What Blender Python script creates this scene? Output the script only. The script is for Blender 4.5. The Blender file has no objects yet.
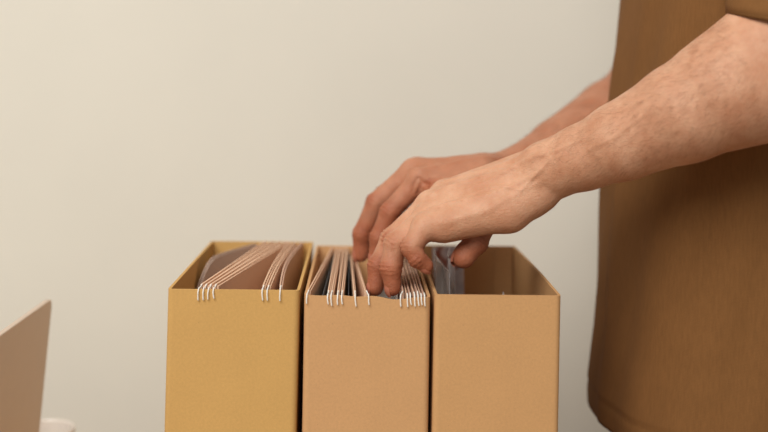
import bpy, bmesh, math, random
import numpy as np
from mathutils import Vector, Matrix, noise

random.seed(4)
RNG = np.random.default_rng(4)
SC = bpy.context.scene
COL = SC.collection

# ------------------------------------------------------------------ camera
F_PX, PPX, PPY, ROLL, CAMZ = 1053.0, 358.0, 80.0, 0.010, 1.205
cam_d = bpy.data.cameras.new('camera')
cam = bpy.data.objects.new('camera', cam_d)
COL.objects.link(cam)
cam.matrix_world = (Matrix.Translation((0, 0, CAMZ)) @ Matrix.Rotation(math.pi / 2, 4, 'X')
                    @ Matrix.Rotation(ROLL, 4, 'Z'))
cam_d.sensor_width = 36
cam_d.lens = F_PX / 768 * 36
cam_d.shift_x = (384 - PPX) / 768
cam_d.shift_y = -(216 - PPY) / 768
cam_d.clip_start = 0.02
cam_d.dof.use_dof = True
cam_d.dof.focus_distance = 0.95
cam_d.dof.aperture_fstop = 2.5
SC.camera = cam

# ------------------------------------------------------------------ light
w = bpy.data.worlds.new('world')
SC.world = w
w.use_nodes = True
w.node_tree.nodes['Background'].inputs[0].default_value = (1.0, 0.94, 0.885, 1)
w.node_tree.nodes['Background'].inputs[1].default_value = 0.30


def area(name, loc, target, size, power, color):
    d = bpy.data.lights.new(name, 'AREA')
    d.shape = 'RECTANGLE'
    d.size, d.size_y = size
    d.energy = power
    d.color = color
    o = bpy.data.objects.new(name, d)
    COL.objects.link(o)
    o.location = loc
    o.rotation_euler = (Vector(target) - Vector(loc)).to_track_quat('-Z', 'Y').to_euler()
    return o


area('window_light', (-0.95, -1.05, 3.05), (0.0, 1.2, 0.9), (2.0, 2.0), 99, (1.0, 0.975, 0.925))

SC.view_settings.view_transform = 'Standard'
SC.view_settings.look = 'None'
SC.view_settings.gamma = 1
SC.view_settings.use_curve_mapping = False
SC.view_settings.exposure = 0.0


# ------------------------------------------------------------------ helpers
def at(px, py, d):
    """world point seen at pixel (px, py) at depth d in front of the camera"""
    u, v = px - PPX, py - PPY
    u, v = u + ROLL * v, v - ROLL * u
    return np.array((u / F_PX * d, d, CAMZ - v / F_PX * d))


def srgb(r, g, b):
    f = lambda c: (c / 255 / 12.92) if c / 255 <= .04045 else ((c / 255 + .055) / 1.055) ** 2.4
    return (f(r), f(g), f(b), 1)


def tag(o, label=None, cat=None, group=None, kind=None):
    if label: o['label'] = label
    if cat: o['category'] = cat
    if group: o['group'] = group
    if kind: o['kind'] = kind
    return o


def empty(name, loc=(0, 0, 0), rz=0):
    o = bpy.data.objects.new(name, None)
    COL.objects.link(o)
    o.location = loc
    o.rotation_euler = (0, 0, rz)
    o.empty_display_size = .05
    return o


def link(name, me, mat, parent=None, smooth=False):
    o = bpy.data.objects.new(name, me)
    COL.objects.link(o)
    if mat: me.materials.append(mat)
    if parent: o.parent = parent
    if smooth:
        me.polygons.foreach_set('use_smooth', [True] * len(me.polygons))
    return o


def from_bm(name, bm, mat, parent=None, smooth=False):
    me = bpy.data.meshes.new(name)
    bmesh.ops.recalc_face_normals(bm, faces=bm.faces[:])
    bm.to_mesh(me)
    bm.free()
    return link(name, me, mat, parent, smooth)


def mesh(name, verts, faces, mat, parent=None, smooth=False):
    me = bpy.data.meshes.new(name)
    me.from_pydata([tuple(map(float, v)) for v in verts], [], faces)
    me.update()
    return link(name, me, mat, parent, smooth)


def box_bm(lo, hi, bev=0.0, seg=2):
    bm = bmesh.new()
    lo, hi = Vector(lo), Vector(hi)
    bmesh.ops.create_cube(bm, size=1)
    for v in bm.verts:
        v.co = Vector([(lo[i] + hi[i]) / 2 + v.co[i] * (hi[i] - lo[i]) for i in range(3)])
    if bev:
        bmesh.ops.bevel(bm, geom=bm.edges[:], offset=bev, segments=seg, affect='EDGES', profile=.5)
    return bm


def box(name, lo, hi, mat, parent=None, bev=0.0, seg=2):
    return from_bm(name, box_bm(lo, hi, bev, seg), mat, parent, bool(bev) and seg > 1)


def sheet(name, f, nu, nv, thick, mat, parent=None, smooth=True):
    """thin slab: f(u, v) -> centre point; offset along its own normal"""
    g = np.array([[f(i / nu, j / nv) for j in range(nv + 1)] for i in range(nu + 1)], float)
    du = np.gradient(g, axis=0)
    dv = np.gradient(g, axis=1)
    n = np.cross(du, dv)
    n /= np.linalg.norm(n, axis=2, keepdims=True) + 1e-12
    V = np.concatenate([(g + n * thick / 2).reshape(-1, 3), (g - n * thick / 2).reshape(-1, 3)])
    N = (nu + 1) * (nv + 1)
    idx = lambda i, j, s=0: s * N + i * (nv + 1) + j
    F = []
    for i in range(nu):
        for j in range(nv):
            F.append((idx(i, j), idx(i + 1, j), idx(i + 1, j + 1), idx(i, j + 1)))
            F.append((idx(i, j, 1), idx(i, j + 1, 1), idx(i + 1, j + 1, 1), idx(i + 1, j, 1)))
    for i in range(nu):
        F.append((idx(i, 0), idx(i, 0, 1), idx(i + 1, 0, 1), idx(i + 1, 0)))
        F.append((idx(i, nv), idx(i + 1, nv), idx(i + 1, nv, 1), idx(i, nv, 1)))
    for j in range(nv):
        F.append((idx(0, j), idx(0, j + 1), idx(0, j + 1, 1), idx(0, j, 1)))
        F.append((idx(nu, j), idx(nu, j, 1), idx(nu, j + 1, 1), idx(nu, j + 1)))
    o = mesh(name, V, F, mat, parent, False)
    if smooth:
        nf = 2 * nu * nv
        o.data.polygons.foreach_set('use_smooth', [k < nf for k in range(len(F))])
        # keep the rim crisp
        me = o.data
        at_ = me.attributes.new('sharp_edge', 'BOOLEAN', 'EDGE')
        for e in me.edges:
            a, b = e.vertices
            a2, b2 = a % N, b % N
            def rim(k):
                i, j = divmod(k, nv + 1)
                return i in (0, nu) or j in (0, nv)
            at_.data[e.index].value = rim(a2) and rim(b2)
    return o


def tube(name, pts, r, mat, parent=None, seg=8):
    pts = [Vector(p) for p in pts]
    V, Fc = [], []
    n0 = None
    for i, p in enumerate(pts):
        t = (pts[min(i + 1, len(pts) - 1)] - pts[max(i - 1, 0)]).normalized()
        if n0 is None:
            n0 = t.orthogonal().normalized()
        n0 = (n0 - t * n0.dot(t)).normalized()
        b = t.cross(n0)
        rr = r[i] if hasattr(r, '__len__') else r
        for k in range(seg):
            a = 2 * math.pi * k / seg
            V.append(p + (n0 * math.cos(a) + b * math.sin(a)) * rr)
    for i in range(len(pts) - 1):
        for k in range(seg):
            k2 = (k + 1) % seg
            Fc.append((i * seg + k, i * seg + k2, (i + 1) * seg + k2, (i + 1) * seg + k))
    Fc.append(tuple(range(seg))[::-1])
    Fc.append(tuple((len(pts) - 1) * seg + k for k in range(seg)))
    return mesh(name, V, Fc, mat, parent, True)


def lathe(name, prof, mat, parent=None, seg=48):
    V, Fc = [], []
    for (r, z) in prof:
        for k in range(seg):
            a = 2 * math.pi * k / seg
            V.append((r * math.cos(a), r * math.sin(a), z))
    n = len(prof)
    for i in range(n - 1):
        for k in range(seg):
            k2 = (k + 1) % seg
            Fc.append((i * seg + k, i * seg + k2, (i + 1) * seg + k2, (i + 1) * seg + k))
    Fc.append(tuple(range(seg))[::-1])
    Fc.append(tuple((n - 1) * seg + k for k in range(seg)))
    return mesh(name, V, Fc, mat, parent, True)


# ------------------------------------------------------------------ materials
class NT:
    def __init__(s, name):
        s.m = bpy.data.materials.new(name)
        s.m.use_nodes = True
        s.t = s.m.node_tree
        s.p = s.t.nodes['Principled BSDF']

    def n(s, typ, **kw):
        nd = s.t.nodes.new(typ)
        for k, v in kw.items():
            if k.startswith('i_'):
                nd.inputs[int(k[2:]) if k[2:].isdigit() else k[2:].replace('_', ' ')].default_value = v
            else:
                setattr(nd, k, v)
        return nd

    def l(s, a, b):
        s.t.links.new(a, b)

    def coords(s, scale=(1, 1, 1), kind='Object'):
        tc = s.n('ShaderNodeTexCoord')
        mp = s.n('ShaderNodeMapping')
        mp.inputs['Scale'].default_value = scale
        s.l(tc.outputs[kind], mp.inputs[0])
        return mp.outputs[0]

    def noise(s, vec, scale, detail=3, rough=.55):
        nd = s.n('ShaderNodeTexNoise')
        nd.inputs['Scale'].default_value = scale
        nd.inputs['Detail'].default_value = detail
        nd.inputs['Roughness'].default_value = rough
        s.l(vec, nd.inputs['Vector'])
        return nd.outputs['Fac']

    def ramp(s, fac, stops):
        nd = s.n('ShaderNodeValToRGB')
        cr = nd.color_ramp
        while len(cr.elements) < len(stops):
            cr.elements.new(.5)
        for e, (p, c) in zip(cr.elements, stops):
            e.position, e.color = p, c
        s.l(fac, nd.inputs[0])
        return nd.outputs[0]

    def mix(s, fac, a, b, blend='MIX'):
        nd = s.n('ShaderNodeMix', data_type='RGBA', blend_type=blend)
        for sock, v in ((nd.inputs['Factor'], fac), (nd.inputs['A'], a), (nd.inputs['B'], b)):
            if isinstance(v, (int, float, tuple)):
                sock.default_value = v
            else:
                s.l(v, sock)
        # RGBA sockets share names with the float ones; address by index
        return nd

    def bump(s, h, strength, dist=.001, prev=None):
        nd = s.n('ShaderNodeBump')
        nd.inputs['Strength'].default_value = strength
        nd.inputs['Distance'].default_value = dist
        s.l(h, nd.inputs['Height'])
        if prev is not None:
            s.l(prev, nd.inputs['Normal'])
        return nd.outputs[0]


def mixc(s, fac, a, b, blend='MIX'):
    nd = s.n('ShaderNodeMix', data_type='RGBA', blend_type=blend)
    for i, v in ((0, fac), (6, a), (7, b)):
        if isinstance(v, (int, float, tuple)):
            nd.inputs[i].default_value = v
        else:
            s.l(v, nd.inputs[i])
    return nd.outputs[2]


def plain(name, col, rough=.6, spec=.4, var=.05, scale=40, metal=0.0, bump=0.0):
    s = NT(name)
    v = s.coords()
    f = s.noise(v, scale)
    c2 = tuple(min(1, c * (1 - var)) for c in col[:3]) + (1,)
    c3 = tuple(min(1, c * (1 + var)) for c in col[:3]) + (1,)
    s.l(s.ramp(f, [(.3, c2), (.7, c3)]), s.p.inputs['Base Color'])
    s.p.inputs['Roughness'].default_value = rough
    s.p.inputs['Specular IOR Level'].default_value = spec
    s.p.inputs['Metallic'].default_value = metal
    if bump:
        s.l(s.bump(s.noise(v, scale * 6), bump, .0005), s.p.inputs['Normal'])
    return s.m


def kraft(name, col, fleck=.17):
    """recycled board: fine fibres, sparse flecks, faint cloudiness"""
    s = NT(name)
    v = s.coords()
    dark = tuple(c * (1 - fleck) for c in col[:3]) + (1,)
    lite = tuple(min(1, c * (1 + fleck * .6)) for c in col[:3]) + (1,)
    fine = s.noise(v, 420, 6, .85)
    c = s.ramp(fine, [(.32, dark), (.68, lite)])
    cloud = s.noise(s.coords((1, 1, 1)), 22, 3)
    c = mixc(s, .35, c, s.ramp(cloud, [(.3, tuple(x * .93 for x in col[:3]) + (1,)),
                                       (.7, tuple(min(1, x * 1.06) for x in col[:3]) + (1,))]))
    vo = s.n('ShaderNodeTexVoronoi')
    vo.inputs['Scale'].default_value = 170
    s.l(v, vo.inputs['Vector'])
    spk = s.ramp(vo.outputs['Distance'], [(.0, (1, 1, 1, 1)), (.10, (0, 0, 0, 1))])
    gate = s.ramp(s.noise(v, 120, 1), [(.60, (0, 0, 0, 1)), (.64, (1, 1, 1, 1))])
    f2 = mixc(s, 1.0, spk, gate, 'MULTIPLY')
    c = mixc(s, f2, c, tuple(x * .55 for x in col[:3]) + (1,))
    s.l(c, s.p.inputs['Base Color'])
    s.p.inputs['Roughness'].default_value = .85
    s.p.inputs['Specular IOR Level'].default_value = .2
    b = s.bump(fine, .10, .0006)
    b = s.bump(s.noise(s.coords((1, 1, .15)), 60, 2), .12, .0008, b)
    s.l(b, s.p.inputs['Normal'])
    return s.m


def skin_mat():
    s = NT('skin')
    v = s.coords(kind='Object')
    a = s.n('ShaderNodeAttribute', attribute_name='flush_shade')
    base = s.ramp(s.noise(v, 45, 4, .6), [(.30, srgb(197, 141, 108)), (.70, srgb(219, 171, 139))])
    red = s.ramp(s.noise(v, 80, 3), [(.3, srgb(156, 90, 62)), (.7, srgb(178, 108, 77))])  # flushed skin tone, deepened to paint the shade on the lower fingers
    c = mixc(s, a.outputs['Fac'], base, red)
    vo = s.n('ShaderNodeTexVoronoi')
    vo.inputs['Scale'].default_value = 130
    s.l(v, vo.inputs['Vector'])
    fr = s.ramp(vo.outputs['Distance'], [(.08, (1, 1, 1, 1)), (.28, (0, 0, 0, 1))])
    gt = s.ramp(s.noise(v, 60, 1), [(.52, (0, 0, 0, 1)), (.62, (.35, .35, .35, 1))])
    c = mixc(s, mixc(s, 1.0, fr, gt, 'MULTIPLY'), c, srgb(178, 110, 76))
    s.l(c, s.p.inputs['Base Color'])
    s.p.inputs['Roughness'].default_value = .52
    s.p.inputs['Specular IOR Level'].default_value = .35
    s.p.inputs['Subsurface Weight'].default_value = .12
    s.p.inputs['Subsurface Radius'].default_value = (1, .35, .2)
    s.p.inputs['Subsurface Scale'].default_value = .006
    vw = s.n('ShaderNodeTexVoronoi', feature='DISTANCE_TO_EDGE')
    vw.inputs['Scale'].default_value = 420
    s.l(v, vw.inputs['Vector'])
    b = s.bump(vw.outputs['Distance'], .45, .0008)
    b = s.bump(s.noise(s.coords((1, 1.6, 1.6)), 300, 4, .7), .6, .0010, b)
    s.l(b, s.p.inputs['Normal'])
    return s.m


def jersey(name, col):
    s = NT(name)
    v = s.coords()
    f = s.noise(v, 30, 4)
    knit = s.n('ShaderNodeTexWave', wave_type='BANDS', bands_direction='Z')
    knit.inputs['Scale'].default_value = 260
    knit.inputs['Distortion'].default_value = 2
    s.l(v, knit.inputs['Vector'])
    mel = s.noise(s.coords((3, 3, .5)), 160, 3)
    c = s.ramp(f, [(.25, tuple(x * .93 for x in col[:3]) + (1,)), (.75, tuple(x * 1.06 for x in col[:3]) + (1,))])
    c = mixc(s, .5, c, s.ramp(mel, [(.3, tuple(x * .85 for x in col[:3]) + (1,)), (.7, tuple(x * 1.12 for x in col[:3]) + (1,))]))
    s.l(c, s.p.inputs['Base Color'])
    s.p.inputs['Roughness'].default_value = .9
    s.p.inputs['Specular IOR Level'].default_value = .15
    s.p.inputs['Sheen Weight'].default_value = .0
    b = s.bump(knit.outputs['Fac'], .08, .0005)
    b = s.bump(s.noise(v, 220, 3), .12, .0008, b)
    s.l(b, s.p.inputs['Normal'])
    return s.m


M = {}
M['wall'] = plain('painted_wall', srgb(228, 224, 212), .85, .2, .012, 6, bump=.04)
M['floor'] = plain('floor_boards', srgb(150, 120, 92), .5, .4, .1, 9)
M['table'] = plain('table_wood', srgb(206, 186, 160), .5, .4, .06, 14)
M['kraft_yellow'] = kraft('kraft_yellow', srgb(207, 164, 100))
M['kraft_tan'] = kraft('kraft_tan', srgb(206, 160, 112))
M['kraft_brown'] = kraft('kraft_brown', srgb(204, 158, 108))
M['folder'] = kraft('folder_board', srgb(226, 188, 158), .05)
M['folder2'] = kraft('folder_board_b', srgb(212, 174, 150), .05)
M['folder3'] = kraft('folder_board_c', srgb(200, 176, 160), .05)
M['cord'] = plain('white_cord', srgb(240, 236, 228), .6, .3, .02, 80)
M['paper'] = plain('white_paper', srgb(236, 234, 230), .7, .3, .015, 30)
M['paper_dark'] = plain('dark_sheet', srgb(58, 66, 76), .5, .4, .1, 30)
M['skin'] = skin_mat()
M['nail'] = plain('nail', srgb(182, 112, 88), .45, .5, .03, 120)
M['hair'] = plain('hair', srgb(132, 88, 54), .6, .3, .15, 60)
M['shirt'] = jersey('brown_jersey', srgb(125, 86, 49))
M['thread'] = jersey('brown_thread', srgb(96, 62, 32))
M['trousers'] = plain('charcoal_cloth', srgb(58, 52, 48), .9, .2, .1, 200, bump=.1)
M['shoe'] = plain('shoe_leather', srgb(70, 50, 38), .5, .4, .1, 60)
M['alu'] = plain('laptop_shell', srgb(218, 197, 178), .5, .4, .01, 50, .15)
M['black'] = plain('black_plastic', srgb(24, 24, 26), .4, .5, .1, 60)
M['ceramic'] = plain('cup_ceramic', srgb(224, 212, 200), .25, .5, .01, 20)
M['ceramic_logo'] = M['cord']


def film_mat():
    s = NT('clear_film')
    s.p.inputs['Base Color'].default_value = srgb(240, 238, 240)
    s.p.inputs['Roughness'].default_value = .22
    s.p.inputs['Transmission Weight'].default_value = .0
    s.p.inputs['Alpha'].default_value = .55
    s.p.inputs['Specular IOR Level'].default_value = .8
    v = s.coords()
    s.l(s.bump(s.noise(v, 55, 3), .9, .006), s.p.inputs['Normal'])
    return s.m


M['film'] = film_mat()


def print_mat():
    s = NT('printed_sheet')
    v = s.coords()
    f = s.noise(v, 38, 2)
    c = s.ramp(f, [(.34, srgb(120, 108, 116)), (.44, srgb(200, 194, 200)), (.60, srgb(222, 216, 218)), (.68, srgb(176, 116, 104))])
    s.l(c, s.p.inputs['Base Color'])
    s.p.inputs['Roughness'].default_value = .35
    return s.m


M['print'] = print_mat()

# ------------------------------------------------------------------ setting
WALL_Y = 1.60
TABLE_Z = 0.72
o = box('wall_back', (-4.2, WALL_Y, 0), (3.2, WALL_Y + .1, 2.7), M['wall'])
tag(o, 'plain off-white painted wall behind the boxes', kind='structure')
o = box('floor', (-4.2, -3.0, -.05), (3.2, WALL_Y, 0), M['floor'])
tag(o, 'plain brown floor under the table', kind='structure')
o = box('baseboard_back', (-4.2, WALL_Y - .014, 0), (3.2, WALL_Y, .08), M['wall'], bev=.003)
tag(o, 'off-white baseboard along the wall', kind='structure')

t = empty('table', (-.55, 1.05, 0))
tag(t, 'light wooden table carrying the file boxes, laptop and cup', 'table')
tx0, tx1, ty0, ty1 = -1.30, .205, .70, 1.39
rel = lambda p: Vector(p) - t.location
box('table_top', rel((tx0, ty0, TABLE_Z - .03)), rel((tx1, ty1, TABLE_Z)), M['table'], t, .004)
for x in (tx0 + .05, tx1 - .1):
    for y in (ty0 + .05, ty1 - .1):
        box('leg', rel((x, y, 0)), rel((x + .05, y + .05, TABLE_Z - .03)), M['table'], t, .003)
box('apron', rel((tx0 + .1, ty0 + .06, TABLE_Z - .10)), rel((tx1 - .1, ty0 + .08, TABLE_Z - .03)), M['table'], t, .002)
box('apron', rel((tx0 + .1, ty1 - .08, TABLE_Z - .10)), rel((tx1 - .1, ty1 - .06, TABLE_Z - .03)), M['table'], t, .002)

# ------------------------------------------------------------------ file boxes
D0, D1 = .920, 1.196          # front and back planes
TH = .0026


def file_box(label, x0, x1, zt, mat, wav=None, bow=0.0, flap=False, lean=0.0):
    """open-topped board box; panels as parts, rounded folded corners"""
    root = empty('file_box', ((x0 + x1) / 2, (D0 + D1) / 2, TABLE_Z))
    tag(root, label, 'file box', 'kraft file boxes in a row')
    X0, X1 = x0 - root.location.x, x1 - root.location.x
    Y0, Y1 = D0 - root.location.y, D1 - root.location.y
    Z = zt - TABLE_Z
    wv = wav or (lambda u: 0)
    h = TH / 2
    cr = .0035                                            # fold radius at the front corners

    def front(u, v):
        x = X0 + h + (X1 - X0 - TH) * u
        # the board curls round into the fold at both ends
        e = min(x - (X0 + h), (X1 - h) - x)
        y = Y0 + h + (cr - math.sqrt(max(0, cr * cr - (cr - e) ** 2)) if e < cr else 0)
        return (x + lean * Z * (1 - v), y, (Z + wv(u)) * v)
    us = sorted(set([0, .002, .006, .012, .02, .03] + [i / 28 for i in range(1, 28)] + [.97, .98, .988, .994, .998, 1]))
    fn = lambda u, v: front(np.interp(u * (len(us) - 1), range(len(us)), us), v)
    sheet('front_panel', fn, len(us) - 1, 6, TH, mat, root)
    sheet('back_panel', lambda u, v: (X0 + TH + (X1 - X0 - 2 * TH) * u + lean * Z * (1 - v), Y1 - h, Z * v), 6, 4, TH, mat, root)
    for sgn, xx in ((-1, X0 + h), (1, X1 - h)):
        def side(u, v, sgn=sgn, xx=xx):
            y = Y0 + cr + h + (Y1 - Y0 - cr - h) * u
            b = bow * math.sin(math.pi * u) * v * (1 if sgn > 0 else 0)
            return (xx + b + lean * Z * (1 - v), y, Z * v)
        sheet('side_panel', side, 16, 6, TH, mat, root)
    box('bottom_panel', (X0 + TH + lean * Z, Y0 + TH, .0), (X1 - TH + lean * Z, Y1 - TH, TH), mat, root)
    if flap:                                              # glued inner flap in the far corner
        sheet('glue_flap', lambda u, v: (X1 - TH - .001 - .020 * u, Y1 - TH - .0016 - .002 * (1 - u), .01 + (Z - .014) * v), 4, 4, .0016, mat, root)
    return root


RIM = at(368, 292.4, D0)[2]
zl, zm, zr = RIM + .0010, RIM - .0030, RIM - .0014
bx = [((167.5 - PPX) / F_PX * D0 + .0018, (299.8 - PPX) / F_PX * D0 + .0018),
      ((304.2 - PPX) / F_PX * D0 + .0018, (430.6 - PPX) / F_PX * D0 + .0018),
      ((434.8 - PPX) / F_PX * D0 + .0018, (561.6 - PPX) / F_PX * D0 + .0018)]
file_box('yellowish kraft cardboard file box nearest the laptop, holding slanted folders', *bx[0], zl, M['kraft_yellow'], lean=-.017)
file_box('tan kraft cardboard file box in the middle with fingers reaching into it', *bx[1], zm, M['kraft_tan'], lean=-.006,
         wav=lambda u: -.0034 * math.exp(-((u - .72) / .20) ** 2) - .0008 * math.sin(u * 19) * math.sin(math.pi * u) - .0006 * math.sin(7 * u))
file_box('nearly empty tan kraft file box nearest the brown shirt', *bx[2], zr, M['kraft_brown'], bow=.0015, flap=True, lean=-.009)

# ------------------------------------------------------------------ folders
ORD = ['first', 'second', 'third', 'fourth', 'fifth', 'sixth', 'seventh', 'eighth']


def folder(label, group, fpx, bpx, ztop, zdrop=0, bend=0.0, gap=.0018, tabpx=None, lean=0.0, y0=.9262, y1=1.190,
           mat='folder', tab=True, front_cut=0.0, rimz=None, height=.235, th=.0010, cut_r=.35):
    xf = (fpx + .0 - PPX + ROLL * 212) / F_PX * y0
    xb = (bpx - PPX + ROLL * 168) / F_PX * y1
    root = empty('file_folder', (xf, y0, ztop - height))
    tag(root, label, 'folder', group)

    def cover(sgn):
        def f(u, v):
            y = (y1 - y0) * u
            x = (xb - xf) * u + bend * math.sin(math.pi * u) + sgn * gap * .5 * (.25 + .75 * v) + lean * (v - 1) * (1 - .3 * u)
            top = height - zdrop * u - (.0015 if sgn > 0 else 0)
            if front_cut:
                top -= front_cut * max(0, 1 - u / cut_r) ** 2
            return (x, y, top * v)
        return f
    sheet('front_cover', cover(-1), 12, 4, th, M[mat], root)
    sheet('back_cover', cover(1), 12, 4, th, M[mat], root)
    spine = lambda u, v: ((xb - xf) * u + bend * math.sin(math.pi * u) + gap * .3 * (v - .5) - lean * (1 - .3 * u), (y1 - y0) * u, .0003)
    sheet('spine', spine, 12, 2, .0008, M[mat], root)
    if tab:                                              # white cord looped over the box rim
        tp = (tabpx if tabpx is not None else fpx) + .0
        rz = (rimz if rimz is not None else ztop) - (ztop - height)
        xt = (tp - PPX + ROLL * 215) / F_PX * (D0 - .002) - xf
        j = random.uniform(-.0006, .0006)
        P = [(0, .006, height - .0022), (xt * .2, .001, height - .0002), (xt * .55, -.0026, rz + .0016), (xt * .85, -.0058, rz + .0012),
             (xt, -.0078, rz - .0014), (xt + j * .5, -.0082, rz - .0045), (xt + j + .0004, -.0082, rz - .0080 + random.uniform(-.0012, .0012))]
        P2 = []
        for i in range(len(P) - 1):                      # smooth it
            p0, p1, p2, p3 = [Vector(P[max(0, min(len(P) - 1, i + k))]) for k in (-1, 0, 1, 2)]
            for s_ in range(4):
                q = s_ / 4
                P2.append(.5 * ((2 * p1) + (p2 - p0) * q + (2 * p0 - 5 * p1 + 4 * p2 - p3) * q * q + (3 * p1 - p0 - 3 * p2 + p3) * q ** 3))
        P2.append(Vector(P[-1]))
        tube('cord_loop', P2, .00058, M['cord'], root, 8)
    return root


g1 = 'folders in the yellowish box'
LB, MB_ = zl, zm
o = folder('dull pinkish folder with a sloping front corner in the back corner of the yellowish box', g1, 195.5, 257, LB - .001,
           .0, y0=1.05, mat='folder3', tab=False, front_cut=.034, cut_r=.40, bend=-.006)
for i, (f, b, tp) in enumerate([(202.5, 266, 198), (207, 273, 203), (211.5, 280, 208), (216.5, 287, 213)]):
    folder('beige folder, %s from left of four slanting together in the yellowish box' % ORD[i], g1, f, b, LB + .0035, .002,
           gap=.0019, th=.0017, tabpx=tp, mat='folder', rimz=LB)
for i, (f, b, tp, bn) in enumerate([(264, 290, 262, -.003), (269, 295, 267, -.003), (281, 302, 280, -.0055)]):
    folder('curved beige folder, %s from left of three on the right of the yellowish box' % ORD[i], g1, f, b, LB + .003, .002,
           gap=.0016, th=.0013, tabpx=tp, bend=bn, mat='folder2' if i == 2 else 'folder', rimz=LB)
g2 = 'folders in the middle box'
for i, (f, b, tp) in enumerate([(309, 333, 306.7), (329, 337, 327.5), (332.5, 340.5, 331), (338.5, 344, 337.5), (342.5, 347.5, 341.7), (354.8, 351, 355.2), (366, 354.5, 368.7)]):
    folder('beige folder, %s from left in the middle box, left of the fingers' % ORD[i], g2, f, b, MB_ + .003, .003 if i < 5 else .011,
           gap=.0013, th=.0011, tabpx=tp, mat='folder', rimz=MB_)
for i, (f, b, tp) in enumerate([(403.3, 395, 400.5), (406.8, 397, 407.5), (410, 398, 410.5), (414, 400.8, 414.8), (417.4, 403.6, 418.2), (420.6, 406.4, 421.4), (423.8, 409.2, 424.8)]):
    folder('beige folder, %s from left of the tight group right of the fingers' % ORD[i], g2, f, b, MB_ + .003 - .002 * (i * 7 % 4) / 3, .003,
           gap=.0010, th=.0008, tabpx=tp, mat='folder' if i % 2 else 'folder2', rimz=MB_)


def loose_sheet(name, label, cat, fpx, bpx, ztop, y0, y1, mat, bend=0.0, height=.19, th=.0005, droop=.0):
    xf = (fpx - PPX + ROLL * 212) / F_PX * y0
    xb = (bpx - PPX + ROLL * 168) / F_PX * y1
    fn = lambda u, v: ((xb - xf) * u + bend * math.sin(math.pi * u) * v, (y1 - y0) * u, (height - droop * u) * v)
    o = sheet(name, fn, 12, 6, th, mat)
    o.location = (xf, y0, ztop - height)
    return tag(o, label, cat)


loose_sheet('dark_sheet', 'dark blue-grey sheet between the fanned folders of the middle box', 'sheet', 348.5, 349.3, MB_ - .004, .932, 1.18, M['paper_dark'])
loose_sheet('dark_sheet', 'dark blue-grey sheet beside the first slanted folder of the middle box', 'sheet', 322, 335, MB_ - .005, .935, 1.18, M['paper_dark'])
loose_sheet('paper_sheet', 'white paper sheet showing between the two fingertips in the middle box', 'paper', 376.5, 396, MB_ - .0015, 1.0, 1.03, M['paper'])
loose_sheet('paper_sheet', 'white paper slip just left of the tight folder group in the middle box', 'paper', 398, 389.5, MB_ - .010, .965, 1.15, M['paper'])

# right box: clear sleeve with printed pages, curling against the left wall
ps = empty('plastic_sleeve', (bx[2][0] + .012, .955, TABLE_Z + .008))
tag(ps, 'clear plastic sleeve with printed pages in the nearly empty box', 'plastic sleeve')
Hs = zr - TABLE_Z - .001
sheet('sleeve_front', lambda u, v: (.013 + .003 * math.sin(5 * u + 3 * v) + .003 * v, .085 + .095 * u, Hs * v), 16, 10, .0005, M['film'], ps)
sheet('sleeve_back', lambda u, v: (.004 + .003 * math.sin(4 * u + 2 * v), .030 + .15 * u, Hs * v), 16, 10, .0005, M['film'], ps)
sheet('printed_page', lambda u, v: (.001 + .0335 * u + .003 * math.sin(3 * v), .185 + .012 * math.sin(3 * u), .003 + (Hs - .004) * v), 10, 6, .0006, M['print'], ps)
sheet('white_insert', lambda u, v: (-.004 + .013 * u, .060 + .014 * math.sin(2.2 * u), .003 + (Hs + .004 - .012 * u) * v), 10, 6, .0006, M['paper'], ps)
sl = loose_sheet('paper_slip', 'tiny white paper slip standing at the bottom of the nearly empty box', 'paper', 504, 503, zr - .0175, 1.02, 1.024, M['paper'], height=.2)

# ------------------------------------------------------------------ laptop and cup
lt = empty('laptop', (0, 0, TABLE_Z))
tag(lt, 'open laptop seen from behind its tan metal lid', 'laptop')
TIP = at(51, 298, 1.13)
LIDH = TIP[2] - TABLE_Z
tilt = .088
Lw = .315
lt.location = (TIP[0] - math.sin(tilt) * LIDH, TIP[1] - Lw / 2, TABLE_Z)
Lh = LIDH / math.cos(tilt) - .012
bm = bmesh.new()
r = .009
pts = []
for (cx, cz, a0) in ((Lw / 2 - r, Lh - r, 0), (-Lw / 2 + r, Lh - r, 90), (-Lw / 2 + .002, .002, 180), (Lw / 2 - .002, .002, 270)):
    rr = r if cz > .1 else .002
    for k in range(7):
        a = math.radians(a0 + 15 * k)
        pts.append((cx + rr * math.cos(a), cz + rr * math.sin(a)))
vs = [[bm.verts.new((x, p[0], p[1])) for p in pts] for x in (.0022, .0028, -.0022, -.0028)]
ins = lambda p, k: (p[0] * (1 - k / (Lw / 2)), Lh / 2 + (p[1] - Lh / 2) * (1 - k / (Lh / 2)))
for lay, k in ((1, .0008), (3, .0008)):
    for v_, p in zip(vs[lay], pts):
        q = ins(p, k)
        v_.co.y, v_.co.z = q
n = len(pts)
for a, b in ((1, 0), (0, 2), (2, 3)):
    for k in range(n):
        bm.faces.new((vs[a][k], vs[a][(k + 1) % n], vs[b][(k + 1) % n], vs[b][k]))
bm.faces.new(vs[1])
bm.faces.new(vs[3][::-1])
lid = from_bm('lid', bm, M['alu'], lt)
lid.location = (0, 0, .012)
lid.rotation_euler = (0, tilt, 0)
box('screen', (-.0034, -Lw / 2 + .006, .012), (-.0027, Lw / 2 - .006, Lh - .006), M['black'], lid)
base = box('base', (-.225, -Lw / 2, .002), (-.006, Lw / 2, .013), M['alu'], lt, .002)
tube('hinge', [(-.003, -Lw / 2 + .04, .0105), (-.003, Lw / 2 - .04, .0105)], .005, M['black'], lt, 10)
kb = box('keyboard_tray', (-.125, -Lw / 2 + .02, .0129), (-.022, Lw / 2 - .02, .0133), M['black'], lt)
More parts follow.
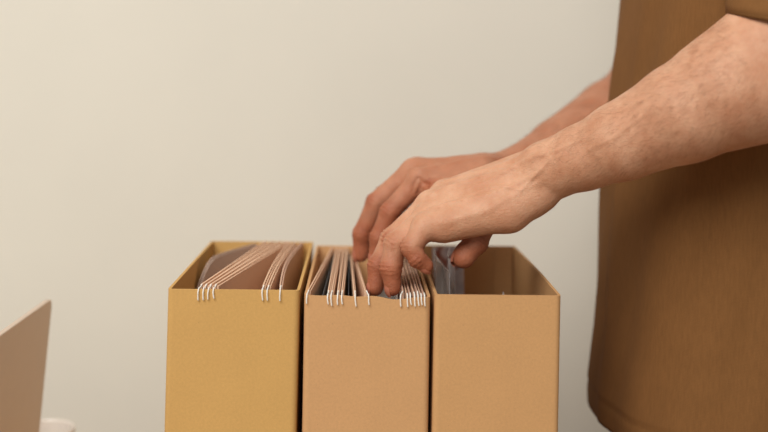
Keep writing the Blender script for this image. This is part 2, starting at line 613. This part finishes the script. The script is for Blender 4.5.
for rr_ in range(5):
    for c_ in range(13):
        x_ = -.120 + rr_ * .0195
        y_ = -Lw / 2 + .024 + c_ * .0207
        box('key', (x_, y_, .0131), (x_ + .016, y_ + .017, .0146), M['black'], kb, .0008, 1)
box('touchpad', (-.212, -.055, .0129), (-.138, .055, .0132), M['alu'], lt)
for y_ in (-.12, .12):
    for x_ in (-.205, -.03):
        box('rubber_foot', (x_, y_ - .012, 0), (x_ + .01, y_ + .012, .003), M['black'], lt)

cc = at(44.5, 428.0, 1.215)
cup = empty('cup', (cc[0], cc[1], TABLE_Z))
tag(cup, 'pale pinkish ceramic cup standing behind the laptop lid', 'cup')
ch = cc[2] - TABLE_Z
R = .0345
lathe('cup_body', [(.020, 0), (.024, .0015), (.0265, .006), (R * .93, ch * .45), (R * .985, ch * .8), (R, ch - .002), (R - .0006, ch - .0004), (R - .0016, ch),
                   (R - .0026, ch - .0006), (R - .0032, ch - .003), (R * .86, ch * .45), (.022, .010), (.0, .008)][:-1] + [(.001, .008)], M['ceramic'], cup, 64)
hp = [(-(R * .95 + .017 * math.sin(a)), 0, ch * .5 + .020 * math.cos(a)) for a in [math.pi * k / 14 for k in range(15)]]
tube('handle', hp, .0038, M['ceramic'], cup, 10)
lathe('coffee', [(R * .90, ch * .62), (R * .90, ch * .625), (.001, ch * .625)], plain('coffee', srgb(70, 44, 28), .15, .5), cup, 48)


# ------------------------------------------------------------------ implicit body
def V3(p):
    return np.asarray(p, np.float32)


class Grid:
    def __init__(s, lo, hi, h):
        s.lo, s.h = V3(lo), h
        s.n = tuple(int(math.ceil((hi[i] - lo[i]) / h)) + 1 for i in range(3))
        s.f = np.full(s.n, .05, np.float32)

    def sub(s, mn, mx, pad):
        a = np.clip(np.floor((mn - pad - s.lo) / s.h).astype(int), 0, np.array(s.n) - 1)
        b = np.clip(np.ceil((mx + pad - s.lo) / s.h).astype(int) + 1, 1, np.array(s.n))
        return a, b


def cone_field(P, a, b, ra, rb, n=None, sq=1.0):
    """signed distance (approx.) of a round cone, squashed along unit n by sq"""
    if n is not None and sq != 1.0:
        k = 1 / sq - 1
        P = P + (P @ n)[..., None] * n * k
        a = a + n * (a @ n) * k
        b = b + n * (b @ n) * k
    ba = b - a
    L2 = max(float(ba @ ba), 1e-12)
    t_ = np.clip(((P - a) @ ba) / L2, 0, 1)
    d = np.linalg.norm(P - a - t_[..., None] * ba, axis=-1) - (ra + (rb - ra) * t_)
    if n is not None and sq != 1.0:
        d = d * (.5 + .5 * sq)
    return d


def smin(a, b, k):
    h_ = np.maximum(k - np.abs(a - b), 0) / k
    return np.minimum(a, b) - h_ * h_ * k * .25


def pts_of(g, a, b):
    ax = [g.lo[i] + g.h * np.arange(a[i], b[i], dtype=np.float32) for i in range(3)]
    return np.stack(np.meshgrid(*ax, indexing='ij'), -1)


def add(g, prims, k):
    """blend a list of primitives (a, b, ra, rb[, n, sq]) into grid g with radius k"""
    for p in prims:
        a, b, ra, rb = V3(p[0]), V3(p[1]), p[2], p[3]
        n_, sq = (V3(p[4]), p[5]) if len(p) > 4 else (None, 1.0)
        r_ = max(ra, rb)
        i0, i1 = g.sub(np.minimum(a, b) - r_, np.maximum(a, b) + r_, k + .004)
        sl_ = tuple(slice(i0[q], i1[q]) for q in range(3))
        d = cone_field(pts_of(g, i0, i1), a, b, ra, rb, n_, sq)
        g.f[sl_] = smin(g.f[sl_], d, k)


def surface_nets(g):
    f = g.f
    ins_ = f < 0
    nx, ny, nz = f.shape
    c = np.zeros((nx - 1, ny - 1, nz - 1), np.uint8)
    for dx in (0, 1):
        for dy in (0, 1):
            for dz in (0, 1):
                c += ins_[dx:nx - 1 + dx, dy:ny - 1 + dy, dz:nz - 1 + dz]
    act = (c > 0) & (c < 8)
    I = np.argwhere(act)
    vid = np.full(act.shape, -1, np.int64)
    vid[act] = np.arange(len(I))
    acc = np.zeros((len(I), 3), np.float32)
    cnt = np.zeros(len(I), np.float32)
    cor = [(x, y, z) for x in (0, 1) for y in (0, 1) for z in (0, 1)]
    val = {q: f[I[:, 0] + q[0], I[:, 1] + q[1], I[:, 2] + q[2]] for q in cor}
    for q in cor:
        for ax in range(3):
            if q[ax] == 0:
                q2 = list(q); q2[ax] = 1; q2 = tuple(q2)
                a, b = val[q], val[q2]
                m = (a < 0) != (b < 0)
                t_ = np.where(m, a / np.where(m, a - b, 1), 0)
                p = np.array(q, np.float32)[None].repeat(len(I), 0)
                p[:, ax] = t_
                acc[m] += p[m]
                cnt[m] += 1
    V = g.lo + g.h * (I + acc / np.maximum(cnt, 1)[:, None])
    Q = []
    for ax in range(3):
        s0 = [slice(None)] * 3; s1 = [slice(None)] * 3
        s0[ax] = slice(0, -1); s1[ax] = slice(1, None)
        A, B = ins_[tuple(s0)], ins_[tuple(s1)]
        E = np.argwhere(A != B)
        u, v_ = [(1, 2), (2, 0), (0, 1)][ax]
        ok = (E[:, u] > 0) & (E[:, v_] > 0) & (E[:, u] < act.shape[u]) & (E[:, v_] < act.shape[v_])
        E = E[ok]
        fl = A[E[:, 0], E[:, 1], E[:, 2]]
        def cell(du, dv):
            e = E.copy(); e[:, u] -= du; e[:, v_] -= dv
            return vid[e[:, 0], e[:, 1], e[:, 2]]
        q = np.stack([cell(1, 1), cell(0, 1), cell(0, 0), cell(1, 0)], 1)
        q[~fl] = q[~fl][:, ::-1]
        Q.append(q)
    return V, np.concatenate(Q)


def vnormals(V, Q):
    n_ = np.cross(V[Q[:, 2]] - V[Q[:, 0]], V[Q[:, 3]] - V[Q[:, 1]])
    N = np.zeros_like(V)
    for k in range(4):
        np.add.at(N, Q[:, k], n_)
    return N / (np.linalg.norm(N, axis=1, keepdims=True) + 1e-12)


def unit(v):
    v = np.asarray(v, float)
    return v / np.linalg.norm(v)


def px(r_, d):
    return r_ * d / F_PX


def P3(t_):
    return at(*t_)


def build_arm(spec):
    """hand + forearm + upper arm as one implicit surface"""
    h = .00150
    pts_all = [P3(p[:3]) for p in spec['extent']]
    lo = np.min(pts_all, 0) - .03
    hi = np.max(pts_all, 0) + .03
    lo = np.minimum(lo, V3(spec['shoulder']) - .06)
    hi = np.maximum(hi, V3(spec['shoulder']) + .06)
    g = Grid(lo, hi, h)
    arm = []
    for (p, q, n_, sq) in spec['arm']:
        a, b = (P3(p[:3]) if len(p) == 4 else V3(p[0])), (P3(q[:3]) if len(q) == 4 else V3(q[0]))
        ra = px(p[3], p[2]) if len(p) == 4 else p[1]
        rb = px(q[3], q[2]) if len(q) == 4 else q[1]
        arm.append((a, b, ra, rb) + ((n_, sq) if n_ is not None else ()))
    add(g, arm, .006)
    add(g, [(P3(p[:3]), P3(q[:3]), px(p[3], p[2]), px(q[3], q[2])) for p, q in spec['palm']], .010)
    add(g, [(P3(p[:3]), P3(q[:3]), px(p[3], p[2]), px(q[3], q[2])) for p, q in spec['heel']], .004)
    # fingers: each blends into the palm, never into its neighbours
    base_f = g.f.copy()
    out = g.f.copy()
    for fg in spec['fingers']:
        J = [P3(p[:3]) for p in fg]
        Rr = [px(p[3], p[2]) for p in fg]
        mn = np.min(J, 0) - max(Rr); mx = np.max(J, 0) + max(Rr)
        i0, i1 = g.sub(mn, mx, .014)
        sl_ = tuple(slice(i0[q], i1[q]) for q in range(3))
        P = pts_of(g, i0, i1)
        d = None
        for k in range(len(J) - 1):
            a, b = V3(J[k]), V3(J[k + 1])
            # phalanges waist slightly between joints
            mid = (a + b) / 2
            rm = (Rr[k] + Rr[k + 1]) / 2 * (.965 if k else 1.0)
            dd = np.minimum(cone_field(P, a, mid, Rr[k], rm), cone_field(P, mid, b, rm, Rr[k + 1]))
            d = dd if d is None else smin(d, dd, .003)
        # pulp pad and knuckle cap
        for (c_, off, rr) in ((.55, .0016, .80), ):
            a, b = V3(J[-2]), V3(J[-1])
            pad = a + (b - a) * (c_ + .25)
            bendv = unit(np.cross(np.cross(J[-1] - J[-2], J[-3] - J[-2]), J[-1] - J[-2])) if len(J) > 2 else 0
            pc = V3(pad + bendv * off)
            d = smin(d, cone_field(P, pc, pc + (b - a) * .12, Rr[-1] * rr, Rr[-1] * rr * .9), .004)
        out[sl_] = smin(out[sl_], smin(base_f[sl_], d, .008), .0012)
    g.f = out
    V, Q = surface_nets(g)
    for _ in range(1):                                   # light Laplacian to hide the grid
        S_ = np.zeros_like(V); C_ = np.zeros(len(V), np.float32)
        for a, b in ((0, 1), (1, 2), (2, 3), (3, 0)):
            np.add.at(S_, Q[:, a], V[Q[:, b]]); np.add.at(C_, Q[:, a], 1)
            np.add.at(S_, Q[:, b], V[Q[:, a]]); np.add.at(C_, Q[:, b], 1)
        V = V * .5 + S_ / C_[:, None] * .5
    N = vnormals(V, Q)
    flush_shade = np.full(len(V), spec['flush_shade'], np.float32)
    disp = np.zeros(len(V), np.float32)
    # knuckle wrinkles, flushed joints, fingertips reddened with shade painted in
    for fg in spec['fingers']:
        J = [P3(p[:3]) for p in fg]
        for k in range(1, len(J) - 1):
            ax = unit(J[k + 1] - J[k - 1])
            dors = unit(-((J[k - 1] - J[k]) / np.linalg.norm(J[k - 1] - J[k]) + (J[k + 1] - J[k]) / np.linalg.norm(J[k + 1] - J[k])) + 1e-4)
            dv = V - V3(J[k])
            d2 = np.linalg.norm(dv, axis=1)
            m = d2 < .020
            side = np.clip((N[m] @ V3(dors) - .15) / .5, 0, 1)
            s_ = dv[m] @ V3(ax)
            env = np.exp(-(s_ / .0055) ** 2)
            amp = .0010 if k < len(J) - 1 else .0
            disp[m] += -amp * side * env * (np.cos(s_ * 2 * math.pi / .0036 + np.sin(d2[m] * 900) * .8) > .25) * 1.0
            disp[m] += .0006 * side * env
            # flexion creases on the palm side
            pal = np.clip((-(N[m] @ V3(dors)) + .1) / .6, 0, 1)
            disp[m] += -.0008 * pal * np.exp(-(s_ / .0011) ** 2)
            flush_shade[m] += .30 * side * np.exp(-(s_ / .010) ** 2) * 1.3
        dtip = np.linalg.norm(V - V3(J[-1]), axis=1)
        flush_shade += .85 * np.exp(-(dtip / .022) ** 2)
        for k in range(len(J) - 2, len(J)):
            flush_shade += .12 * np.exp(-(np.linalg.norm(V - V3(J[k]), axis=1) / .022) ** 2)
    # tendons and veins along given polylines: narrow ridges on the skin
    for (line, wd, amp) in spec['ridges']:
        L = [P3(p) for p in line]
        best = np.full(len(V), 9., np.float32)
        for a, b in zip(L[:-1], L[1:]):
            a, b = V3(a), V3(b)
            ba = b - a
            dd = V - a
            t_ = np.clip((dd @ ba) / (ba @ ba), 0, 1)
            q = dd - t_[:, None] * ba
            # distance measured in the tangent plane
            q = q - (q * N).sum(1, keepdims=True) * N * .92
            best = np.minimum(best, np.linalg.norm(q, axis=1))
        disp += 1.6 * amp * np.exp(-(best / wd) ** 2)
    V = V + N * disp[:, None]
    return V, Q, np.clip(flush_shade, 0, 1)


Z0 = CAMZ
LSH = np.array((.405, .935, Z0 + .245))
RSH = np.array((.410, 1.262, Z0 + .245))

nL = unit((.05, -.62, .78))        # dorsal direction of the near (left) hand
nR = unit((-.15, -.30, .94))
LEFT = dict(
    shoulder=LSH, flush_shade=.10,
    extent=[(365, 150, .93), (360, 300, .93), (380, 300, 1.03), (830, 20, .84), (830, 170, .84), (440, 160, 1.03)],
    arm=[((548, 170, .955, 30.5), (584, 157, .937, 33), nL, .94),
         ((584, 157, .937, 33), (622, 141, .918, 39), nL, .97),
         ((622, 141, .918, 39), (684, 112.5, .896, 50), None, 1),
         ((684, 112.5, .896, 50), (730, 91, .886, 57), None, 1),
         ((730, 91, .886, 57), (784, 82, .882, 58), None, 1),
         ((716, 88, .886, 50), (772, 50, .886, 56), None, 1),
         ((780, 72, .882, 54), (793, 8, .886, 50), None, 1),
         ((793, 8, .886, 50), (LSH, .048), None, 1)],
    palm=[((530, 164, .985, 15), (445, 193, .997, 12.0)),
          ((530, 174, .972, 16), (430, 204, .983, 12.5)),
          ((530, 184, .960, 16), (428, 217, .967, 12.0)),
          ((534, 192, .951, 16), (427, 226, .950, 11.5)),
          ((548, 172, .955, 25), (520, 184, .965, 21)),
          ((520, 184, .968, 22), (455, 206, .972, 17)),
          ((530, 198, .951, 19), (508, 211, .951, 19.5)),
          ((508, 211, .951, 19.5), (442, 229, .950, 13.0)),
          ((525, 192, .982, 18), (497, 212, .982, 14))],
    heel=[((540, 192.5, .950, 19), (530, 200, .951, 18))],
    fingers=[  # index, middle, ring, little, thumb: MCP, PIP, DIP, tip
        [(444, 193, .997, 12), (410, 228, .997, 10.4), (396, 252, .994, 9.0), (393, 269, .990, 7.6)],
        [(430, 204, .983, 12.0), (391.5, 239.5, .979, 11.2), (378, 266, .975, 10.2), (374.6, 288, .972, 8.2)],
        [(427, 217, .967, 12.0), (395.5, 244, .957, 11.6), (390.8, 268, .952, 11.2), (392.2, 288.5, .950, 7.7)],
        [(424, 226, .949, 11.5), (411.8, 247.5, .939, 10.6), (417.5, 258.5, .937, 9.2), (426, 266, .939, 7.2)],
        [(522, 198, .985, 14), (485, 222, .980, 12.6), (475.5, 242, .970, 12.2), (463.5, 257, .963, 11.6)]],
    ridges=[([(560, 150, .94), (500, 173, .97), (446, 188, .99)], .0028, .0011),
            ([(552, 158, .94), (490, 184, .965), (432, 200, .975)], .0028, .0012),
            ([(545, 170, .935), (490, 199, .945), (432, 213, .955)], .0026, .0010),
            ([(545, 178, .935), (490, 210, .94), (440, 224, .942)], .0026, .0006),
            ([(588, 140, .91), (560, 152, .925), (520, 190, .935), (495, 189, .95), (470, 202, .955)], .0016, .0008),
            ([(560, 152, .925), (522, 166, .95), (470, 193, .96)], .0016, .0007),
            ([(650, 110, .87), (610, 140, .89), (588, 150, .90)], .0020, .0006)])
RIGHT = dict(
    shoulder=RSH, flush_shade=.60,  # natural redness plus the right arm's shade painted into its skin colour
    extent=[(345, 150, 1.06), (345, 275, 1.14), (420, 145, 1.16), (660, 60, 1.27), (640, 170, 1.27), (470, 210, 1.03)],
    arm=[((486, 176, 1.10, 22), (520, 168, 1.13, 23.5), nR, .9),
         ((520, 168, 1.13, 23.5), (560, 149, 1.165, 31), nR, .95),
         ((560, 149, 1.165, 31), (613, 119, 1.215, 39), None, 1),
         ((613, 119, 1.215, 39), (642, 102, 1.245, 41), None, 1),
         ((642, 102, 1.245, 41), (RSH + np.array((-.012, 0, -.15)), .050), None, 1),
         ((RSH + np.array((-.012, 0, -.15)), .050), (RSH, .056), None, 1)],
    palm=[((482, 174, 1.075, 13), (420, 180, 1.066, 11.0)),
          ((480, 169, 1.09, 13), (414, 171, 1.085, 11.5)),
          ((480, 169, 1.105, 12), (417, 169, 1.105, 10.5)),
          ((480, 170, 1.118, 11), (424, 170, 1.122, 10)),
          ((486, 176, 1.10, 20), (462, 178, 1.095, 18)),
          ((462, 178, 1.095, 18), (430, 180, 1.09, 14)),
          ((478, 182, 1.07, 14), (440, 192, 1.055, 12))],
    heel=[],
    fingers=[
        [(419, 181, 1.066, 11), (390, 212, 1.064, 10.2), (379, 238, 1.064, 9.4), (376, 258, 1.064, 7.8)],
        [(413, 171, 1.085, 11.5), (376, 203, 1.087, 10.2), (362.5, 234, 1.089, 9.8), (360.5, 254, 1.090, 8.2)],
        [(417, 169, 1.105, 10.5), (384, 195, 1.110, 9.6), (374, 222, 1.112, 8.6), (372, 240, 1.112, 7.2)],
        [(424, 170, 1.122, 10), (398, 190, 1.130, 8.6), (389, 210, 1.132, 7.8), (387, 224, 1.132, 6.6)],
        [(468, 186, 1.065, 13), (436, 197, 1.05, 12), (416, 217, 1.045, 10.6), (408, 234, 1.045, 9)]],
    ridges=[([(500, 160, 1.09), (460, 164, 1.075), (420, 170, 1.06)], .003, .0010),
            ([(430, 186, 1.05), (418, 178, 1.055), (412, 190, 1.06)], .0016, -.0014),
            ([(433, 191, 1.045), (422, 183, 1.05), (418, 194, 1.055)], .0014, -.0011)])

person = empty('person', (.39, 1.10, 0))
tag(person, 'person in brown t-shirt and dark trousers standing right, leafing through folders', 'person')
PO = np.array(person.location)

# trunk, neck, head and hips as a coarser implicit surface hidden by the clothes
CX, CY = .385, 1.095
gt = Grid((CX - .24, CY - .26, .80), (CX + .22, CY + .26, 1.80), .006)
c_ = lambda x, y, z: np.array((CX + x, CY + y, z))
add(gt, [(c_(0, -.05, 1.0), c_(0, .05, 1.0), .088, .088),
         (c_(0, -.05, 1.0), c_(.005, -.055, 1.25), .09, .095), (c_(0, .05, 1.0), c_(.005, .055, 1.25), .09, .095),
         (c_(.01, -.06, 1.25), c_(.02, -.06, 1.36), .10, .08), (c_(.01, .06, 1.25), c_(.02, .06, 1.36), .10, .08),
         (c_(.02, -.06, 1.42), c_(.035, -.16, 1.43), .055, .05), (c_(.02, .06, 1.42), c_(.02, .16, 1.43), .055, .05),
         (c_(.03, 0, 1.38), c_(.0, 0, 1.53), .065, .055),
         (c_(-.02, 0, 1.66), c_(.005, 0, 1.67), .086, .088, (0, 1, 0), .84),
         (c_(-.04, 0, 1.58), c_(-.075, 0, 1.555), .052, .030),
         (c_(-.112, 0, 1.625), c_(-.126, 0, 1.600), .008, .013),
         (c_(-.105, -.012, 1.572), c_(-.105, .012, 1.572), .008, .008),
         (c_(-.02, -.08, 1.64), c_(-.015, -.084, 1.61), .016, .010), (c_(-.02, .08, 1.64), c_(-.015, .084, 1.61), .016, .010)], .03)
parts = [build_arm(LEFT), build_arm(RIGHT)]
tv, tq = surface_nets(gt)
parts.append((tv, tq, np.full(len(tv), .2, np.float32)))
off = 0
AV, AQ, AF = [], [], []
for V, Q, F_ in parts:
    AV.append(V - PO); AQ.append(Q + off); AF.append(F_)
    off += len(V)
AV, AQ, AF = np.concatenate(AV), np.concatenate(AQ), np.concatenate(AF)
me = bpy.data.meshes.new('body')
me.vertices.add(len(AV)); me.vertices.foreach_set('co', AV.astype(np.float32).ravel())
me.loops.add(len(AQ) * 4); me.loops.foreach_set('vertex_index', AQ.astype(np.int32).ravel())
me.polygons.add(len(AQ)); me.polygons.foreach_set('loop_start', np.arange(0, len(AQ) * 4, 4, dtype=np.int32))
me.update(calc_edges=True)
me.validate()
at_ = me.attributes.new('flush_shade', 'FLOAT', 'POINT')
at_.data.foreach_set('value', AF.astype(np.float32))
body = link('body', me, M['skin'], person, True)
body['label'] = 'bare forearms and hands with flushed knuckles'

# fingernails
for spec in (LEFT, RIGHT):
    for fg in spec['fingers']:
        J = [P3(p[:3]) for p in fg]
        Rt = px(fg[-1][3], fg[-1][2])
        ax = unit(J[-1] - J[-2])
        dz = -(unit(J[0] - J[1]) + unit(J[-1] - J[1]))
        dz = unit(dz - ax * (dz @ ax))
        sd = np.cross(ax, dz)
        def nf(u, v, J=J, ax=ax, dz=dz, sd=sd, Rt=Rt):
            a = (u - .5) * 1.9
            rr = Rt * .985
            l_ = (v - .30) * Rt * 1.5
            drop = max(0, l_) ** 2 / (2.4 * Rt) + abs(a) ** 4 * Rt * .06
            return J[-1] + ax * l_ + (dz * math.cos(a) + sd * math.sin(a)) * (rr - drop * .9) + dz * .0002 - PO
        sheet('fingernail', nf, 8, 8, .0006, M['nail'], person)


# arm hair: short fine strands on the outer forearms
def arm_hair(axis, n_, seed, ndir):
    rg = np.random.default_rng(seed)
    src = [P3(p[:3]) for p in axis]
    V, F_ = [], []
    lens = np.array([np.linalg.norm(b - a) for a, b in zip(src[:-1], src[1:])])
    tree = parts[0] if seed == 1 else parts[1]
    VV, QQ, _ = tree
    NN = vnormals(VV, QQ)
    # candidates along the forearm
    a, b = src[0], src[-1]
    ba = b - a
    t_ = ((VV - a) @ ba) / (ba @ ba)
    ok = np.where((t_ > 0) & (t_ < 1) & ((NN @ V3(ndir)) > -.25))[0]
    wgt = .3 + .7 * np.clip(t_[ok] * 1.6, 0, 1)
    pick = rg.choice(ok, n_, p=wgt / wgt.sum())
    flow = -unit(ba)
    for i in pick:
        p, nn = VV[i].astype(float), NN[i].astype(float)
        tdir = flow - nn * (flow @ nn)
        side_ = np.cross(nn, tdir)
        d0 = unit(tdir * rg.uniform(.55, 1.0) + side_ * rg.normal(0, .35) + np.array((0, 0, -.25)) + nn * rg.uniform(.35, .8))
        L = rg.uniform(.006, .013)
        ww = unit(np.cross(d0, nn)) * .000042
        p1 = p + d0 * L * .5
        d1 = unit(d0 * .9 + tdir * .4 - nn * .18)
        p2 = p1 + d1 * L * .5
        k = len(V)
        V += [p - ww - PO, p + ww - PO, p1 + ww * .8 - PO, p1 - ww * .8 - PO, p2 - PO]
        F_ += [(k, k + 1, k + 2, k + 3), (k + 3, k + 2, k + 4)]
    o = mesh('arm_hair', V, F_, M['hair'], person)
    o['kind'] = 'stuff'


arm_hair([(535, 175, .955), (760, 88, .885)], 3600, 1, nL)
arm_hair([(490, 172, 1.10), (640, 105, 1.245)], 5000, 2, nR)


# ------------------------------------------------------------------ clothes
def lerp(tab, z):
    return [float(np.interp(z, [r_[0] for r_ in tab], [r_[i] for r_ in tab])) for i in range(1, len(tab[0]))]


# z above camera, x of the front silhouette, half depth (x), half width (y)
TOR = [(-.345, .246, .130, .168), (-.318, .244, .131, .167), (-.26, .2500, .126, .163), (-.115, .2575, .122, .160), (-.016, .266, .120, .162), (.09, .276, .118, .170),
       (.17, .290, .108, .172), (.225, .312, .088, .150), (.262, .345, .060, .095), (.278, .365, .046, .062)]
TOR = [(r_[0], r_[1] + .0085) + tuple(r_[2:]) for r_ in TOR]
NS, NZ = 160, 180
zs = np.linspace(-.345, .278, NZ)
V, F_ = [], []
EXP = 2.35
for j, z in enumerate(zs):
    xf, hx, hy = lerp(TOR, z)
    for k in range(NS):
        a = 2 * math.pi * k / NS
        ca, sa = math.cos(a), math.sin(a)
        x = -abs(ca) ** (2 / EXP) * math.copysign(1, ca) * hx
        y = abs(sa) ** (2 / EXP) * math.copysign(1, sa) * hy
        # drape: vertical folds fading upward, a few diagonal pulls under the arm
        fz = np.clip((.20 - z) / .18, 0, 1) * (.35 + .65 * np.clip((z + .36) / .22, 0, 1))
        nv = noise.noise(Vector((a * 2.2, z * 2.0, 3.1))) * .008 + noise.noise(Vector((a * 5.0 + z * 6, z * 4.5, 9.7))) * .0055
        nv += .0022 * math.sin(a * 9 + z * 9 + 2 * math.sin(z * 7)) * fz
        hemf = 1 + .012 * math.exp(-((z + .345) / .02) ** 2)
        n2 = Vector((x / hx ** 1.2, y / hy ** 1.2, 0)).normalized()
        groove = -.0012 * math.exp(-((z + .3215) / .0030) ** 2)
        zz = z - (.004 * math.cos(a)) * math.exp(-((z + .345) / .1) ** 2)
        x, y = x * hemf + n2.x * (nv * fz + groove), y * hemf + n2.y * (nv * fz + groove)
        V.append((xf + hx + x - PO[0], CY + y - PO[1], Z0 + zz - PO[2]))
for j in range(NZ - 1):
    for k in range(NS):
        k2 = (k + 1) % NS
        F_.append((j * NS + k, j * NS + k2, (j + 1) * NS + k2, (j + 1) * NS + k))
# sleeves: loose tubes round the upper arms, opening just above the elbow
for S_, ctr in ((LSH, np.array((.3755, .882, Z0 + .0500))), (RSH, np.array((.390, 1.259, Z0 + .075)))):
    top = S_ + np.array((-.002, (CY - S_[1]) * .10, .012))
    axv = unit(top - ctr)
    e1 = unit(np.array((1, 0, 0)) - axv * axv[0])
    e2 = np.cross(axv, e1)
    o_ = len(V)
    nr, ns = 26, 64
    for j in range(nr + 3):
        # last rings turn inward so that the cloth has an edge
        t_ = max(0, (j - 3)) / (nr - 1)
        inner = [.004, .0025, .0005, 0][j] if j < 4 else 0
        tz = [.012, .004, .0, .0][j] if j < 4 else 0
        c0 = ctr + (top - ctr) * t_ + axv * tz
        rad = .0655 + .006 * t_ - inner
        for k in range(ns):
            a = 2 * math.pi * k / ns
            rr = rad * (1 + .03 * noise.noise(Vector((math.cos(a) * 1.3, math.sin(a) * 1.3, t_ * 3 + S_[1])))) 
            st = -.0008 if abs(t_ * np.linalg.norm(top - ctr) - .022) < .004 and j >= 4 else 0
            p = c0 + (e1 * math.cos(a) + e2 * math.sin(a) * .96) * (rr + st)
            p = p + np.array((0, 0, (p[1] - c0[1]) * (1 - t_) * .48))
            V.append(tuple(p - PO))
    for j in range(nr + 2):
        for k in range(ns):
            k2 = (k + 1) % ns
            F_.append((o_ + j * ns + k, o_ + j * ns + k2, o_ + (j + 1) * ns + k2, o_ + (j + 1) * ns + k))
shirt = mesh('t_shirt', V, F_, M['shirt'], person, True)
md = shirt.modifiers.new('cloth', 'SOLIDIFY')
md.thickness = .0016
md.offset = -1
shirt['label'] = 'plain brown short-sleeved jersey t-shirt'
# hem stitching, a raised thread following the cloth
zst = -.3190
j0 = int(np.argmin(abs(zs - zst)))
ring = [Vector(V[j0 * NS + k]) for k in range(NS)]
ring = [p + Vector((p.x - (CX - PO[0]), p.y - (CY - PO[1]), 0)).normalized() * .0003 for p in ring]
tube('hem_stitch', ring + [ring[0]], .0009, M['thread'], shirt, 6)

# trousers and shoes
gp = Grid((CX - .20, CY - .24, .0), (CX + .20, CY + .24, .97), .007)
add(gp, [(c_(.008, -.045, .88), c_(.008, .045, .88), .094, .094), (c_(.008, -.045, .93), c_(.008, .045, .93), .090, .090),
         (c_(.008, -.066, .84), c_(-.005, -.085, .48), .080, .066), (c_(.008, .066, .84), c_(-.005, .085, .48), .080, .066),
         (c_(-.005, -.085, .48), c_(.015, -.10, .07), .066, .055), (c_(-.005, .085, .48), c_(.015, .10, .07), .068, .055)], .025)
pv, pq = surface_nets(gp)
tr = mesh('trousers', pv - PO, [tuple(map(int, q)) for q in pq], M['trousers'], person, True)
for s_ in (-1, 1):
    gs = Grid((CX - .25, CY + s_ * .10 - .07, -.02), (CX + .12, CY + s_ * .10 + .07, .14), .005)
    add(gs, [(c_(.05, s_ * .10, .042), c_(-.10, s_ * .105, .036), .040, .038), (c_(-.10, s_ * .105, .034), c_(-.17, s_ * .105, .030), .040, .028),
             (c_(.03, s_ * .10, .05), c_(.025, s_ * .10, .10), .042, .040)], .03)
    X = pts_of(gs, np.zeros(3, int), np.array(gs.n))
    gs.f = np.maximum(gs.f, -X[..., 2])
    sv, sq_ = surface_nets(gs)
    mesh('shoe', sv - PO, [tuple(map(int, q)) for q in sq_], M['shoe'], person, True)
# short hair cap
gh = Grid((CX - .14, CY - .12, 1.56), (CX + .14, CY + .12, 1.80), .005)
add(gh, [(c_(-.018, 0, 1.675), c_(.008, 0, 1.68), .090, .092, (0, 1, 0), .86)], .02)
X = pts_of(gh, np.zeros(3, int), np.array(gh.n))
cut = (1.70 - X[..., 2]) * .8 + np.clip(-(X[..., 0] - CX + .02), -1, 1) * .9 - np.clip(X[..., 0] - CX, 0, 1) * .9
gh.f = np.maximum(gh.f, cut * .7)
hv, hq = surface_nets(gh)
mesh('hair', hv - PO, [tuple(map(int, q)) for q in hq], M['hair'], person, True)
